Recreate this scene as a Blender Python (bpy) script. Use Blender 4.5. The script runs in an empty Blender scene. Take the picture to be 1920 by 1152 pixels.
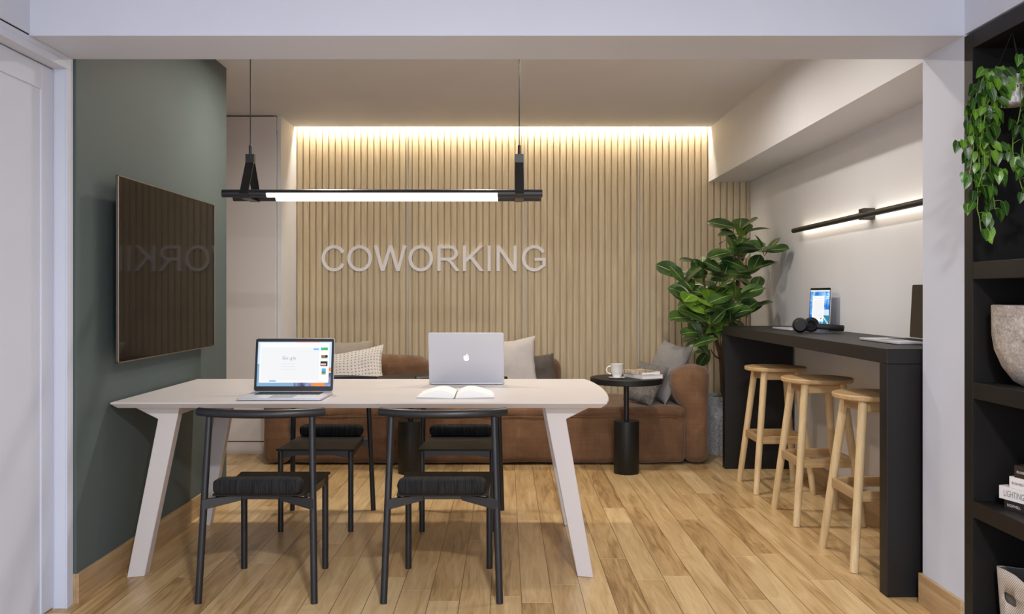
import bpy, bmesh, math, random
from mathutils import Vector, Matrix, noise
PI = math.pi
C = bpy.context.scene.collection
sc = bpy.context.scene
F, CX, HY, HC = 1650.0, 949.0, 554.0, 1.2      # focal length in px, vanishing point, eye height

def P(px, py, d):                                # photo point at a given distance -> place in the room
    return Vector(((px-CX)*d/F, d, HC+(HY-py)*d/F))
def lin(r, g, b):
    def f(c):
        c /= 255.0
        return c/12.92 if c <= .04045 else ((c+.055)/1.055)**2.4
    return (f(r), f(g), f(b), 1.0)

# ------------------------------------------------------------------ materials
class NT:
    def __init__(s, name):
        s.m = bpy.data.materials.new(name); s.m.use_nodes = True
        s.t = s.m.node_tree; s.b = s.t.nodes['Principled BSDF']
    def n(s, typ, **kw):
        x = s.t.nodes.new(typ)
        for k, v in kw.items(): setattr(x, k, v)
        return x
    def l(s, a, b): s.t.links.new(a, b)
    def math(s, op, a, b=None, c=None):
        x = s.n('ShaderNodeMath', operation=op)
        for i, v in enumerate((a, b, c)):
            if v is None: continue
            if isinstance(v, (int, float)): x.inputs[i].default_value = v
            else: s.l(v, x.inputs[i])
        return x.outputs[0]
    def coord(s, kind='Object', scale=(1, 1, 1), loc=(0, 0, 0)):
        c = s.n('ShaderNodeTexCoord'); m = s.n('ShaderNodeMapping')
        m.inputs['Scale'].default_value = scale; m.inputs['Location'].default_value = loc
        s.l(c.outputs[kind], m.inputs[0]); return m.outputs[0]
    def noise(s, vec, scale=5, detail=4, rough=.5, dist=0):
        x = s.n('ShaderNodeTexNoise'); s.l(vec, x.inputs['Vector'])
        x.inputs['Scale'].default_value = scale; x.inputs['Detail'].default_value = detail
        x.inputs['Roughness'].default_value = rough; x.inputs['Distortion'].default_value = dist
        return x.outputs[0]
    def ramp(s, fac, stops):
        x = s.n('ShaderNodeValToRGB'); e = x.color_ramp.elements
        while len(e) < len(stops): e.new(.5)
        for i, (p, c) in enumerate(stops): e[i].position = p; e[i].color = c
        s.l(fac, x.inputs[0]); return x.outputs[0]
    def mix(s, fac, a, b, mode='MIX'):
        x = s.n('ShaderNodeMix', data_type='RGBA', blend_type=mode)
        if isinstance(fac, (int, float)): x.inputs[0].default_value = fac
        else: s.l(fac, x.inputs[0])
        for i, v in ((6, a), (7, b)):
            if isinstance(v, tuple): x.inputs[i].default_value = v
            else: s.l(v, x.inputs[i])
        return x.outputs[2]
    def bump(s, h, strength=.2, dist=.002):
        x = s.n('ShaderNodeBump'); x.inputs['Strength'].default_value = strength
        x.inputs['Distance'].default_value = dist; s.l(h, x.inputs['Height'])
        s.l(x.outputs[0], s.b.inputs['Normal'])
    def base(s, c):
        if isinstance(c, tuple): s.b.inputs['Base Color'].default_value = c
        else: s.l(c, s.b.inputs['Base Color'])
    def set(s, **kw):
        for k, v in kw.items():
            i = s.b.inputs[k.replace('_', ' ')]
            if isinstance(v, (int, float, tuple)): i.default_value = v
            else: s.l(v, i)
        return s.m
M = {}
def paint(name, col, rough=.6, amt=.03, spec=.3, bump=.05, metal=0):
    t = NT(name); v = t.coord()
    h = t.noise(v, 3.0, 3)
    d = tuple(c*(1-amt) for c in col[:3])+(1,)
    t.base(t.ramp(h, [(.3, d), (.7, col)]))
    t.bump(t.noise(v, 180, 2), bump, .001)
    M[name] = t.set(Roughness=rough, Specular_IOR_Level=spec, Metallic=metal)
def emit(name, col, s, base=(0, 0, 0, 1)):
    t = NT(name); t.base(base)
    M[name] = t.set(Emission_Color=col, Emission_Strength=s, Roughness=.4, Specular_IOR_Level=.2)
def wood(name, c1, c2, axis=2, rough=.5, sc_=1.0, bump=.12):
    t = NT(name); s = [26*sc_]*3; s[axis] = 1.6*sc_
    v = t.coord(scale=tuple(s)); a = t.noise(v, 1.2, 5, .6, .6)
    s2 = [150*sc_]*3; s2[axis] = 4*sc_
    b = t.noise(t.coord(scale=tuple(s2)), 1, 3)
    k = t.math('ADD', t.math('MULTIPLY', a, .7), t.math('MULTIPLY', b, .3))
    t.base(t.ramp(k, [(.32, c2), (.66, c1)]))
    t.bump(b, bump, .001)
    M[name] = t.set(Roughness=rough, Specular_IOR_Level=.35)

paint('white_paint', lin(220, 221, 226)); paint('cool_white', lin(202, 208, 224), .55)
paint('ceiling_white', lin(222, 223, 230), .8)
paint('green_paint', lin(86, 98, 98), .62, .05, .25)
paint('desk_white', lin(204, 198, 197), .42, .01, .4, .01)
paint('cabinet_white', lin(226, 220, 218), .5, .01)
paint('charcoal_metal', lin(30, 32, 37), .38, .03, .5, .02)
paint('chair_seat', lin(30, 27, 26), .55, .08, .3, .03)
paint('bar_black', lin(22, 20, 21), .5, .04, .4, .02)
paint('shelf_black', lin(19, 17, 17), .5, .05, .35, .02)
paint('black_metal', lin(30, 30, 32), .35, .03, .5, .01)
paint('matt_black', lin(20, 20, 21), .5, .03, .4, .02)
paint('rubber_black', lin(16, 16, 17), .6, .03)
paint('gap_shade', lin(40, 36, 34), .9)  # dark colour standing in for the shade inside narrow gaps
paint('aluminium', lin(206, 208, 216), .38, .01, .5, .0, .4)
paint('bronze_metal', lin(138, 124, 112), .3, .02, .5, 0, .9)
paint('china', lin(238, 236, 236), .15, 0, .5, 0)
paint('paper', lin(246, 245, 242), .8, .01, .1, .02)
paint('book_white', lin(222, 220, 222), .45, .01)
paint('book_dark', lin(48, 40, 37), .5, .03)
paint('ink_grey', lin(120, 120, 122), .6); paint('ink_dark', lin(40, 40, 42), .6); paint('ink_light', lin(225, 222, 220), .6)
paint('key_black', lin(30, 30, 32), .5)
paint('letter_white', lin(242, 238, 238), .45, .01)
paint('bark', lin(120, 96, 76), .9, .5, .1, .6); paint('stem_green', lin(98, 128, 48), .5, .1)
paint('grey_steel', lin(150, 150, 158), .4, .02, .5, 0, .6)
wood('slat_oak', lin(218, 202, 170), lin(194, 174, 140), 2, .55)
wood('stool_oak', lin(224, 200, 158), lin(194, 164, 118), 2, .5)
wood('stool_seat_oak', lin(206, 176, 132), lin(166, 132, 90), 0, .45)
wood('baseboard_oak', lin(190, 162, 124), lin(152, 122, 86), 1, .5)
emit('lamp_white', (1, .95, .90, 1), 3.2); emit('led_warm', (1, .87, .68, 1), 135)
emit('logo_white', (1, 1, 1, 1), 1.1, (.8, .8, .8, 1))
emit('lamp_disc', (1, .85, .68, 1), 4)

# floor: oak planks running away from the viewer, 12 cm wide
t = NT('floor_planks'); c = t.n('ShaderNodeTexCoord'); sx = t.n('ShaderNodeSeparateXYZ'); t.l(c.outputs['Object'], sx.inputs[0])
u = t.math('DIVIDE', t.math('SUBTRACT', sx.outputs[0], .0604), .1215); row = t.math('FLOOR', u); fu = t.math('FRACT', u)
w1 = t.n('ShaderNodeTexWhiteNoise', noise_dimensions='1D'); t.l(row, w1.inputs['W'])
vv = t.math('ADD', t.math('DIVIDE', sx.outputs[1], 1.25), t.math('MULTIPLY', w1.outputs[0], 7.3))
brd = t.math('FLOOR', vv); fv = t.math('FRACT', vv)
w2 = t.n('ShaderNodeTexWhiteNoise', noise_dimensions='2D'); cb = t.n('ShaderNodeCombineXYZ')
t.l(row, cb.inputs[0]); t.l(brd, cb.inputs[1]); t.l(cb.outputs[0], w2.inputs['Vector'])
cg = t.n('ShaderNodeCombineXYZ'); t.l(t.math('MULTIPLY', sx.outputs[0], 15), cg.inputs[0])
t.l(t.math('MULTIPLY', sx.outputs[1], 1.5), cg.inputs[1]); t.l(t.math('MULTIPLY', w2.outputs[0], 40), cg.inputs[2])
g1 = t.noise(cg.outputs[0], 1.3, 6, .62, 1.2)
cg2 = t.n('ShaderNodeCombineXYZ'); t.l(t.math('MULTIPLY', sx.outputs[0], 160), cg2.inputs[0])
t.l(t.math('MULTIPLY', sx.outputs[1], 5), cg2.inputs[1]); t.l(w2.outputs[0], cg2.inputs[2])
g2 = t.noise(cg2.outputs[0], 1, 3)
k = t.math('ADD', t.math('ADD', t.math('MULTIPLY', g1, .62), t.math('MULTIPLY', g2, .18)), t.math('MULTIPLY', w2.outputs[0], .22))
col = t.ramp(k, [(.30, lin(140, 106, 66)), (.44, lin(190, 156, 108)), (.60, lin(214, 184, 136)), (.78, lin(228, 204, 160))])
e1 = t.math('MULTIPLY', t.math('MINIMUM', fu, t.math('SUBTRACT', 1, fu)), .1215)
e2 = t.math('MULTIPLY', t.math('MINIMUM', fv, t.math('SUBTRACT', 1, fv)), 1.25)
col = t.mix(t.math('LESS_THAN', e2, .0018), col, lin(226, 202, 160))
col = t.mix(t.math('LESS_THAN', e1, .0012), col, lin(98, 70, 42))
t.base(col); t.bump(t.math('ADD', g2, t.math('MULTIPLY', t.math('GREATER_THAN', e1, .0015), 2)), .25, .001)
M['floor_planks'] = t.set(Roughness=t.math('ADD', t.math('MULTIPLY', g1, .2), .24), Specular_IOR_Level=.45)

# television glass
t = NT('tv_glass'); t.base((.012, .010, .009, 1)); M['tv_glass'] = t.set(Roughness=.035, Specular_IOR_Level=.3, IOR=1.28)
t = NT('screen_glass_off'); t.base((.012, .010, .009, 1)); M['screen_glass_off'] = t.set(Roughness=.1, Specular_IOR_Level=.5)
# velvet
t = NT('brown_velvet'); v = t.coord()
a = t.noise(v, 3.5, 4, .6, .4); b = t.noise(t.coord(scale=(1, 1, 60)), 3, 3); bb = t.noise(t.coord(scale=(60, 1, 1)), 3, 3)
k = t.math('ADD', t.math('MULTIPLY', a, .7), t.math('MULTIPLY', t.math('ADD', b, bb), .15))
t.base(t.ramp(k, [(.3, lin(92, 68, 51)), (.55, lin(124, 93, 70)), (.75, lin(152, 116, 88))]))
t.bump(t.math('ADD', t.noise(v, 6, 5, .6), t.math('MULTIPLY', t.noise(v, 260, 2), .15)), .8, .02)
M['brown_velvet'] = t.set(Roughness=.85, Sheen_Weight=.35, Sheen_Roughness=.4, Specular_IOR_Level=.15)
def fabric(name, c1, c2, scale=220, b=.5):
    t = NT(name); v = t.coord(); a = t.noise(v, 4, 4); w = t.noise(v, scale, 2)
    t.base(t.ramp(t.math('ADD', t.math('MULTIPLY', a, .5), t.math('MULTIPLY', w, .5)), [(.35, c2), (.65, c1)]))
    t.bump(t.math('ADD', t.noise(v, 9, 4), t.math('MULTIPLY', w, .5)), b, .006)
    M[name] = t.set(Roughness=.9, Sheen_Weight=.1, Specular_IOR_Level=.15)
fabric('taupe_fabric', lin(176, 166, 152), lin(150, 140, 128)); fabric('light_fabric', lin(208, 202, 200), lin(188, 182, 180), 300, .4)
fabric('charcoal_fabric', lin(112, 104, 98), lin(74, 68, 64)); fabric('grey_fabric', lin(148, 145, 146), lin(124, 121, 122), 260, .5)
fabric('fluffy_fabric', lin(136, 132, 132), lin(80, 77, 78), 70, 1.0); fabric('moss', lin(96, 100, 40), lin(40, 36, 18), 60, 1)
# gingham weave for one pillow
t = NT('gingham_fabric'); c = t.n('ShaderNodeTexCoord'); sx = t.n('ShaderNodeSeparateXYZ'); t.l(c.outputs['UV'], sx.inputs[0])
sa = t.math('SINE', t.math('MULTIPLY', sx.outputs[0], 2*PI*23)); sb = t.math('SINE', t.math('MULTIPLY', sx.outputs[1], 2*PI*17))
k = t.math('MULTIPLY', t.math('MAXIMUM', sa, 0), t.math('MAXIMUM', sb, 0))
t.base(t.ramp(k, [(.05, lin(222, 216, 212)), (.9, lin(132, 126, 124))])); t.bump(k, .5, .006)
M['gingham_fabric'] = t.set(Roughness=.9, Specular_IOR_Level=.15)
# ribbed chair roll
t = NT('ribbed_black'); v = t.coord(scale=(1, .04, .04)); w = t.noise(v, 240, 2, .6)
t.base(t.ramp(w, [(.35, lin(18, 18, 19)), (.7, lin(44, 44, 46))])); t.bump(w, 1, .006); M['ribbed_black'] = t.set(Roughness=.75, Specular_IOR_Level=.2)
# stone planter / vase
t = NT('speckled_stone'); v = t.coord(); a = t.noise(v, 60, 3, .7); b = t.noise(v, 160, 2)
t.base(t.ramp(t.math('ADD', t.math('MULTIPLY', a, .6), t.math('MULTIPLY', b, .4)), [(.36, lin(140, 142, 144)), (.5, lin(186, 188, 190)), (.62, lin(214, 216, 218))]))
t.bump(b, .4, .002); M['speckled_stone'] = t.set(Roughness=.85)
t = NT('rough_concrete'); v = t.coord(); a = t.noise(v, 9, 6, .7); b = t.noise(v, 110, 4, .8); r = t.noise(t.coord(scale=(.02, .02, 1)), 70, 1)
t.base(t.ramp(t.math('ADD', t.math('MULTIPLY', a, .5), t.math('MULTIPLY', b, .5)), [(.34, lin(112, 104, 100)), (.5, lin(168, 160, 154)), (.62, lin(204, 196, 190))]))
t.bump(t.math('ADD', b, t.math('MULTIPLY', r, 1.2)), .7, .004); M['rough_concrete'] = t.set(Roughness=.95, Specular_IOR_Level=.1)
t = NT('marble'); v = t.coord(); a = t.noise(v, 25, 5, .7, 2); t.base(t.ramp(a, [(.42, lin(170, 172, 180)), (.55, lin(232, 232, 236))])); M['marble'] = t.set(Roughness=.3)
# woven basket
t = NT('woven_felt'); c = t.n('ShaderNodeTexCoord'); wv = t.n('ShaderNodeTexWave', wave_type='BANDS', bands_direction='DIAGONAL')
wv.inputs['Scale'].default_value = 70; wv.inputs['Distortion'].default_value = .6; t.l(c.outputs['Object'], wv.inputs[0])
t.base(t.ramp(wv.outputs[0], [(.2, lin(150, 142, 136)), (.6, lin(206, 196, 188))])); t.bump(wv.outputs[0], .6, .003); M['woven_felt'] = t.set(Roughness=.95)
paint('basket_lining', lin(104, 102, 98), .95, .2, .1, .5)
# leaves
def leafmat(name, c1, c2, rib, rough):
    t = NT(name); c = t.n('ShaderNodeTexCoord'); s = t.n('ShaderNodeSeparateXYZ'); t.l(c.outputs['UV'], s.inputs[0])
    a = t.math('ABSOLUTE', t.math('SUBTRACT', s.outputs[0], .5))
    vein = t.math('SINE', t.math('MULTIPLY', t.math('SUBTRACT', s.outputs[1], t.math('MULTIPLY', a, .55)), 40))
    n_ = t.noise(t.coord(), 7, 3)
    col = t.ramp(t.math('ADD', n_, t.math('MULTIPLY', vein, .03)), [(.35, c2), (.65, c1)])
    col = t.mix(t.math('LESS_THAN', a, .022), col, rib)
    t.base(col); t.bump(t.math('MULTIPLY', vein, -1), .10, .0006)
    M[name] = t.set(Roughness=rough, Specular_IOR_Level=.5)
leafmat('fig_leaf', lin(82, 112, 54), lin(40, 70, 36), lin(170, 186, 90), .33)
leafmat('fig_leaf_young', lin(130, 168, 58), lin(92, 136, 44), lin(190, 204, 110), .35)
leafmat('pothos_leaf', lin(104, 146, 46), lin(52, 92, 28), lin(130, 176, 66), .3)
leafmat('pothos_leaf_dark', lin(54, 88, 32), lin(26, 52, 18), lin(96, 140, 50), .35)
# screen colours
emit('scr_white', (.93, .94, .96, 1), .95); emit('scr_page', (.87, .88, .89, 1), .92); emit('scr_sky', lin(196, 222, 244), 1); emit('scr_sea', lin(128, 168, 200), 1)
emit('scr_navy', lin(30, 44, 84), 1); emit('scr_orange', lin(240, 138, 50), 1); emit('scr_blue', lin(66, 140, 240), 1); emit('scr_red', lin(232, 84, 72), 1)
emit('scr_yellow', lin(250, 206, 50), 1); emit('scr_green', lin(60, 176, 90), 1); emit('scr_grey', lin(196, 198, 202), 1); emit('scr_button', lin(110, 180, 240), 1)
emit('scr_deepblue', lin(16, 110, 200), 1); emit('scr_azure', lin(70, 168, 232), 1); emit('scr_teal', lin(40, 128, 150), 1); emit('scr_pink', lin(246, 190, 180), 1)
emit('scr_dark', lin(40, 42, 40), 1); emit('scr_olive', lin(110, 130, 70), 1)
for nme, c1, c2, vert in (('scr_wall_blue', lin(20, 110, 205), lin(150, 205, 245), 1), ('scr_wall_mountain', lin(28, 40, 80), lin(150, 160, 200), 0)):
    t = NT(nme); a = t.noise(t.coord(scale=(1, 1, 1)), 14, 5, .6, .6); col = t.ramp(a, [(.4, c1), (.62, c2)])
    t.base((0, 0, 0, 1)); t.l(col, t.b.inputs['Emission Color']); M[nme] = t.set(Emission_Strength=1.0, Roughness=.4)

# ------------------------------------------------------------------ mesh helpers
class MB:
    def __init__(s): s.bm = bmesh.new(); s.mi = 0; s.uv = None
    def face(s, pts):
        vs = [s.bm.verts.new(p) for p in pts]; f = s.bm.faces.new(vs); f.material_index = s.mi; return s
    def box(s, x0, x1, y0, y1, z0, z1, mat=None):
        vs = [s.bm.verts.new(p) for p in ((x0,y0,z0),(x1,y0,z0),(x1,y1,z0),(x0,y1,z0),(x0,y0,z1),(x1,y0,z1),(x1,y1,z1),(x0,y1,z1))]
        if mat is not None:
            for v in vs: v.co = mat @ v.co
        for q in ((0,3,2,1),(4,5,6,7),(0,1,5,4),(1,2,6,5),(2,3,7,6),(3,0,4,7)):
            f = s.bm.faces.new([vs[i] for i in q]); f.material_index = s.mi
        return s
    def hexa(s, bot, top):
        vs = [s.bm.verts.new(p) for p in list(bot)+list(top)]
        for q in ((0,3,2,1),(4,5,6,7),(0,1,5,4),(1,2,6,5),(2,3,7,6),(3,0,4,7)):
            f = s.bm.faces.new([vs[i] for i in q]); f.material_index = s.mi
        return s
    def prism(s, pts, vec):                       # polygon (3D points) pushed along vec
        n = len(pts); vec = Vector(vec)
        a = [s.bm.verts.new(p) for p in pts]; b = [s.bm.verts.new(Vector(p)+vec) for p in pts]
        fs = [s.bm.faces.new(a[::-1]), s.bm.faces.new(b)]
        for i in range(n): fs.append(s.bm.faces.new((a[i], a[(i+1) % n], b[(i+1) % n], b[i])))
        for f in fs: f.material_index = s.mi
        return s
    def tube(s, pts, r, n=14, caps=True, up=None, squash=1.0):
        pts = [Vector(p) for p in pts]; k = len(pts)
        rs = r if isinstance(r, (list, tuple)) else [r]*k
        rings = []; ref = None
        for i, p in enumerate(pts):
            d = (pts[min(i+1, k-1)]-pts[max(i-1, 0)]).normalized()
            if ref is None:
                ref = Vector(up) if up else (Vector((0, 0, 1)) if abs(d.z) < .9 else Vector((1, 0, 0)))
            a = (ref-d*ref.dot(d)).normalized(); ref = a; b = d.cross(a)
            rings.append([s.bm.verts.new(p+(a*math.cos(2*PI*j/n)+b*math.sin(2*PI*j/n)*squash)*rs[i]) for j in range(n)])
        for i in range(k-1):
            for j in range(n):
                f = s.bm.faces.new((rings[i][j], rings[i][(j+1) % n], rings[i+1][(j+1) % n], rings[i+1][j])); f.material_index = s.mi
        if caps:
            f = s.bm.faces.new(rings[0][::-1]); f.material_index = s.mi
            f = s.bm.faces.new(rings[-1]); f.material_index = s.mi
        return s
    def lathe(s, prof, c=(0, 0, 0), n=40, mat=None):
        rings = []
        for r, z in prof:
            if r < 1e-5: rings.append([s.bm.verts.new((c[0], c[1], c[2]+z))])
            else: rings.append([s.bm.verts.new((c[0]+r*math.cos(2*PI*j/n), c[1]+r*math.sin(2*PI*j/n), c[2]+z)) for j in range(n)])
        if mat is not None:
            for R in rings:
                for v in R: v.co = mat @ v.co
        for a, b in zip(rings, rings[1:]):
            for j in range(n):
                if len(a) == 1 and len(b) == 1: continue
                if len(a) == 1: q = (a[0], b[(j+1) % n], b[j])
                elif len(b) == 1: q = (a[j], a[(j+1) % n], b[0])
                else: q = (a[j], a[(j+1) % n], b[(j+1) % n], b[j])
                f = s.bm.faces.new(q); f.material_index = s.mi
        return s
    def mesh(s, me, mat):
        k = len(s.bm.verts); nf = len(s.bm.faces); s.bm.from_mesh(me)
        s.bm.verts.ensure_lookup_table(); s.bm.faces.ensure_lookup_table()
        for v in s.bm.verts[k:]: v.co = mat @ v.co
        for f in s.bm.faces[nf:]: f.material_index = s.mi
        return s
    def soft(s, x0, x1, y0, y1, z0, z1, r, n=10, puff=.0, amp=.0, fr=6, seed=0, deform=None):
        lo, hi = Vector((x0, y0, z0)), Vector((x1, y1, z1))
        def ticks(a, b):
            L = b-a; rr = min(r, L/2-1e-4); m = max(2, int(L/.09)); m = min(m, 26)
            return [a+rr*t for t in (0, .12, .3, .55, .8)]+[a+rr+(L-2*rr)*i/m for i in range(m+1)]+[b-rr*t for t in (.8, .55, .3, .12, 0)]
        T = [ticks(lo[i], hi[i]) for i in range(3)]
        tmp = bmesh.new()
        for ax in range(3):
            u, w = (ax+1) % 3, (ax+2) % 3
            for side, val in ((0, lo[ax]), (1, hi[ax])):
                g = []
                for a in T[u]:
                    rowv = []
                    for b in T[w]:
                        p = [0, 0, 0]; p[ax] = val; p[u] = a; p[w] = b; rowv.append(tmp.verts.new(p))
                    g.append(rowv)
                for i in range(len(g)-1):
                    for j in range(len(g[0])-1):
                        q = (g[i][j], g[i+1][j], g[i+1][j+1], g[i][j+1])
                        tmp.faces.new(q if side else q[::-1])
        bmesh.ops.remove_doubles(tmp, verts=tmp.verts, dist=1e-5)
        cen = (lo+hi)/2; half = (hi-lo)/2
        for v in tmp.verts:
            p = v.co.copy(); inn = Vector([min(max(p[i], lo[i]+min(r, half[i]-1e-4)), hi[i]-min(r, half[i]-1e-4)) for i in range(3)])
            d = p-inn
            if d.length > 1e-7: p = inn+d.normalized()*r*min(1, 1)
            q = Vector([(p[i]-cen[i])/half[i] for i in range(3)])
            if puff:
                for i in range(3):
                    o = [j for j in range(3) if j != i]
                    p[i] += q[i]*puff*(1-q[o[0]]**2)*(1-q[o[1]]**2)
            if amp:
                nv = noise.noise_vector(p*fr+Vector((seed*7.1, seed*3.3, 0))); p += nv*amp
                nv = noise.noise_vector(p*fr*3.1+Vector((seed*2.1, 0, seed))); p += nv*amp*.35
            if deform: p = deform(p)
            p.z = max(p.z, z0)
            v.co = p
        me = bpy.data.meshes.new('tmp'); tmp.to_mesh(me); tmp.free()
        s.mesh(me, Matrix()); bpy.data.meshes.remove(me); return s
def obj(name, mb, mats, parent=None, smooth=35, bevel=0, segs=2, loc=None, rot=None, doubles=False):
    if isinstance(mats, str): mats = [mats]
    bmesh.ops.recalc_face_normals(mb.bm, faces=mb.bm.faces) if doubles else None
    me = bpy.data.meshes.new(name); mb.bm.to_mesh(me); mb.bm.free()
    for m in mats: me.materials.append(M[m])
    if smooth:
        for p in me.polygons: p.use_smooth = True
        me.set_sharp_from_angle(angle=math.radians(smooth))
    o = bpy.data.objects.new(name, me); C.objects.link(o)
    if parent is not None: o.parent = parent
    if loc: o.location = loc
    if rot: o.rotation_euler = rot
    if bevel:
        b = o.modifiers.new('edge', 'BEVEL'); b.width = bevel; b.segments = segs; b.limit_method = 'ANGLE'; b.angle_limit = math.radians(40)
        b.harden_normals = False
    return o
def thing(name, label, cat, loc=(0, 0, 0), rz=0, group=None):
    o = bpy.data.objects.new(name, None); C.objects.link(o); o.location = loc; o.rotation_euler = (0, 0, rz)
    o['label'] = label; o['category'] = cat; o.empty_display_size = .1
    if group: o['group'] = group
    return o
def tag(o, label, cat, group=None):
    o['label'] = label; o['category'] = cat
    if group: o['group'] = group
    return o
def struct(name, mb, mats, label=None, **kw):
    o = obj(name, mb, mats, **kw); o['kind'] = 'structure'
    if label: o['label'] = label
    return o
def dup(root, loc, rz, label=None, sc_=None):
    r = root.copy(); C.objects.link(r); r.location = loc; r.rotation_euler = (0, 0, rz)
    if label: r['label'] = label
    for ch in list(root.children):
        c_ = ch.copy(); C.objects.link(c_); c_.parent = r
        for g in list(ch.children):
            d_ = g.copy(); C.objects.link(d_); d_.parent = c_
    return r
def textmesh(s, size=1.0, extrude=0.0):
    cu = bpy.data.curves.new('txt', 'FONT'); cu.body = s; cu.size = size; cu.extrude = extrude; cu.resolution_u = 3
    o = bpy.data.objects.new('txt', cu); C.objects.link(o); bpy.context.view_layer.update()
    me = bpy.data.meshes.new_from_object(o.evaluated_get(bpy.context.evaluated_depsgraph_get()))
    bpy.data.objects.remove(o); bpy.data.curves.remove(cu); return me
def outline_mesh(loops, depth):                   # filled 2D outlines with holes, pushed to a thickness
    cu = bpy.data.curves.new('out', 'CURVE'); cu.dimensions = '2D'; cu.fill_mode = 'BOTH'; cu.extrude = depth/2
    for L in loops:
        sp = cu.splines.new('POLY'); sp.points.add(len(L)-1); sp.use_cyclic_u = True
        for i, (x, y) in enumerate(L): sp.points[i].co = (x, y, 0, 1)
    o = bpy.data.objects.new('out', cu); C.objects.link(o); bpy.context.view_layer.update()
    me = bpy.data.meshes.new_from_object(o.evaluated_get(bpy.context.evaluated_depsgraph_get()))
    bpy.data.objects.remove(o); bpy.data.curves.remove(cu); return me
def arc(cx, cy, rx, ry, a0, a1, n=24):
    return [(cx+rx*math.cos(math.radians(a0+(a1-a0)*i/n)), cy+ry*math.sin(math.radians(a0+(a1-a0)*i/n))) for i in range(n+1)]

# ------------------------------------------------------------------ setting
YB, YC, YA = 7.167, 3.42, 3.11                    # slat wall, back and front of the lintel beam
XL, XR, XG, XW, XS = -1.683, 1.619, -1.674, 1.994, 1.65
ZC, ZL = 2.56, 2.118
struct('floor', MB().box(-3.2, 2.6, -2.6, 7.5, -.1, 0), 'floor_planks', smooth=0)
b = MB().box(-3.2, 2.6, YC-.02, YB-.070, ZC, ZC+.04)
b.box(-3.2, 2.6, YB-.070, 7.5, ZC+.06, ZC+.16); b.box(-3.2, -1.71, YB-.070, 7.5, ZC, ZC+.06); b.box(-3.2, 2.6, YB-.074, YB-.070, ZC, ZC+.06)
struct('ceiling', b, 'ceiling_white', 'white plaster ceiling over the back of the room', smooth=0)
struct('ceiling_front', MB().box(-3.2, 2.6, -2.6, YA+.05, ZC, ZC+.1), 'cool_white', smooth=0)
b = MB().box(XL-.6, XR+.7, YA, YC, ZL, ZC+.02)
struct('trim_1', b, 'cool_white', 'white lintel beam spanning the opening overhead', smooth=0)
# back wall with vertical oak slats
b = MB(); pitch = .0523; x = -1.707; z0, z1 = 0, ZC+.06
i = 0; prof = []
while x < XW:
    w = pitch-.0105
    prof += [(x+.0062, YB+.022), (x+.0062, YB+.002), (x+.0082, YB), (x+.0062+w-.002, YB), (x+.0062+w, YB+.002), (x+.0062+w, YB+.018)]
    x += pitch
poly = [(-1.707, YB+.018)]+[p for p in prof if p[0] < XW]+[(XW, YB+.018)]
va = [b.bm.verts.new((p[0], p[1], z0)) for p in poly]; vb = [b.bm.verts.new((p[0], p[1], z1)) for p in poly]
for i in range(len(va)-1): b.bm.faces.new((va[i], va[i+1], vb[i+1], vb[i]))
b.box(-3.2, 2.6, YB+.019, 7.5, 0, ZC+.1)
struct('wall_back', b, 'slat_oak', 'oak slat wall with vertical grooves', smooth=0)
for k_, X0 in enumerate((-.797, .146, 1.088)):
    struct('trim_%d' % (k_+2), MB().box(X0-.0035, X0+.0035, YB-.001, YB+.015, 0, ZC), 'grey_steel', 'thin grey metal joint strip in the slat wall', smooth=0)
struct('wall_right', MB().box(XW, 2.6, YA+.1, 7.5, 0, ZC+.1), 'white_paint', 'white wall behind the bar table', smooth=0)
struct('trim_5', MB().box(XS, XW, YC, YB+.001, ZL+.006, ZC), 'white_paint', 'white dropped soffit along the right wall', smooth=0)
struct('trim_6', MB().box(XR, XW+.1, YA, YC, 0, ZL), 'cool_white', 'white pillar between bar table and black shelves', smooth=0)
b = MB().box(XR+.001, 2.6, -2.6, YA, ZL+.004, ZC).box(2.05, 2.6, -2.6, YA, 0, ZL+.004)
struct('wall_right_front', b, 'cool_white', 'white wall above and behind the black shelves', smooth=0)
struct('wall_left', MB().box(-1.80, XG, YC+.008, 5.266, 0, ZC), 'green_paint', 'dark green wall carrying the television', smooth=0)
struct('wall_left_far', MB().box(-3.2, -2.9, YC, 7.5, 0, ZC), 'white_paint', smooth=0)
struct('wall_left_return', MB().box(-1.737, -1.708, 6.674, YB+.018, 0, ZC), 'white_paint', 'narrow white wall return beside the slat wall', smooth=0)
struct('wall_partition', MB().box(-3.2, XG-.02, YC, YC+.007, 0, ZC), 'cool_white', smooth=0)
# near left wall with the door
DJ = 3.37
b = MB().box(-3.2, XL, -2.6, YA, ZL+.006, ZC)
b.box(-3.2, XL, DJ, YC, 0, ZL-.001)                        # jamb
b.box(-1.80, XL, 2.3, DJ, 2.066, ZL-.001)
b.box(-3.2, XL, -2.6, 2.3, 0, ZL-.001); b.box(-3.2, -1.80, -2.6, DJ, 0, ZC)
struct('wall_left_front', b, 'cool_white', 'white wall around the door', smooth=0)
struct('trim_7', MB().box(-1.70, XL-.004, -2.6, YA, ZL-.001, ZL+.006), 'gap_shade', 'thin strip coloured dark as the shadow gap above the door casing', smooth=0)  # shade of the groove put in as a dark strip
b = MB().box(XL-.002, XL+.004, DJ-.004, DJ+.028, 0, 2.0665).box(XL-.002, XL+.004, 2.28, DJ+.028, 2.0665, 2.094)
struct('trim_8', b, 'cool_white', 'white door casing', smooth=0, bevel=.001)
ds = struct('door_1', MB().box(-1.79, -1.738, 2.32, DJ-.003, .006, 2.062).box(-1.79, -1.732, DJ-.09, DJ-.004, .006, 2.062).box(-1.79, -1.732, 2.32, DJ-.09, 1.97, 2.062),
            'cool_white', 'white door in the left foreground', smooth=0, bevel=.002)
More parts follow.
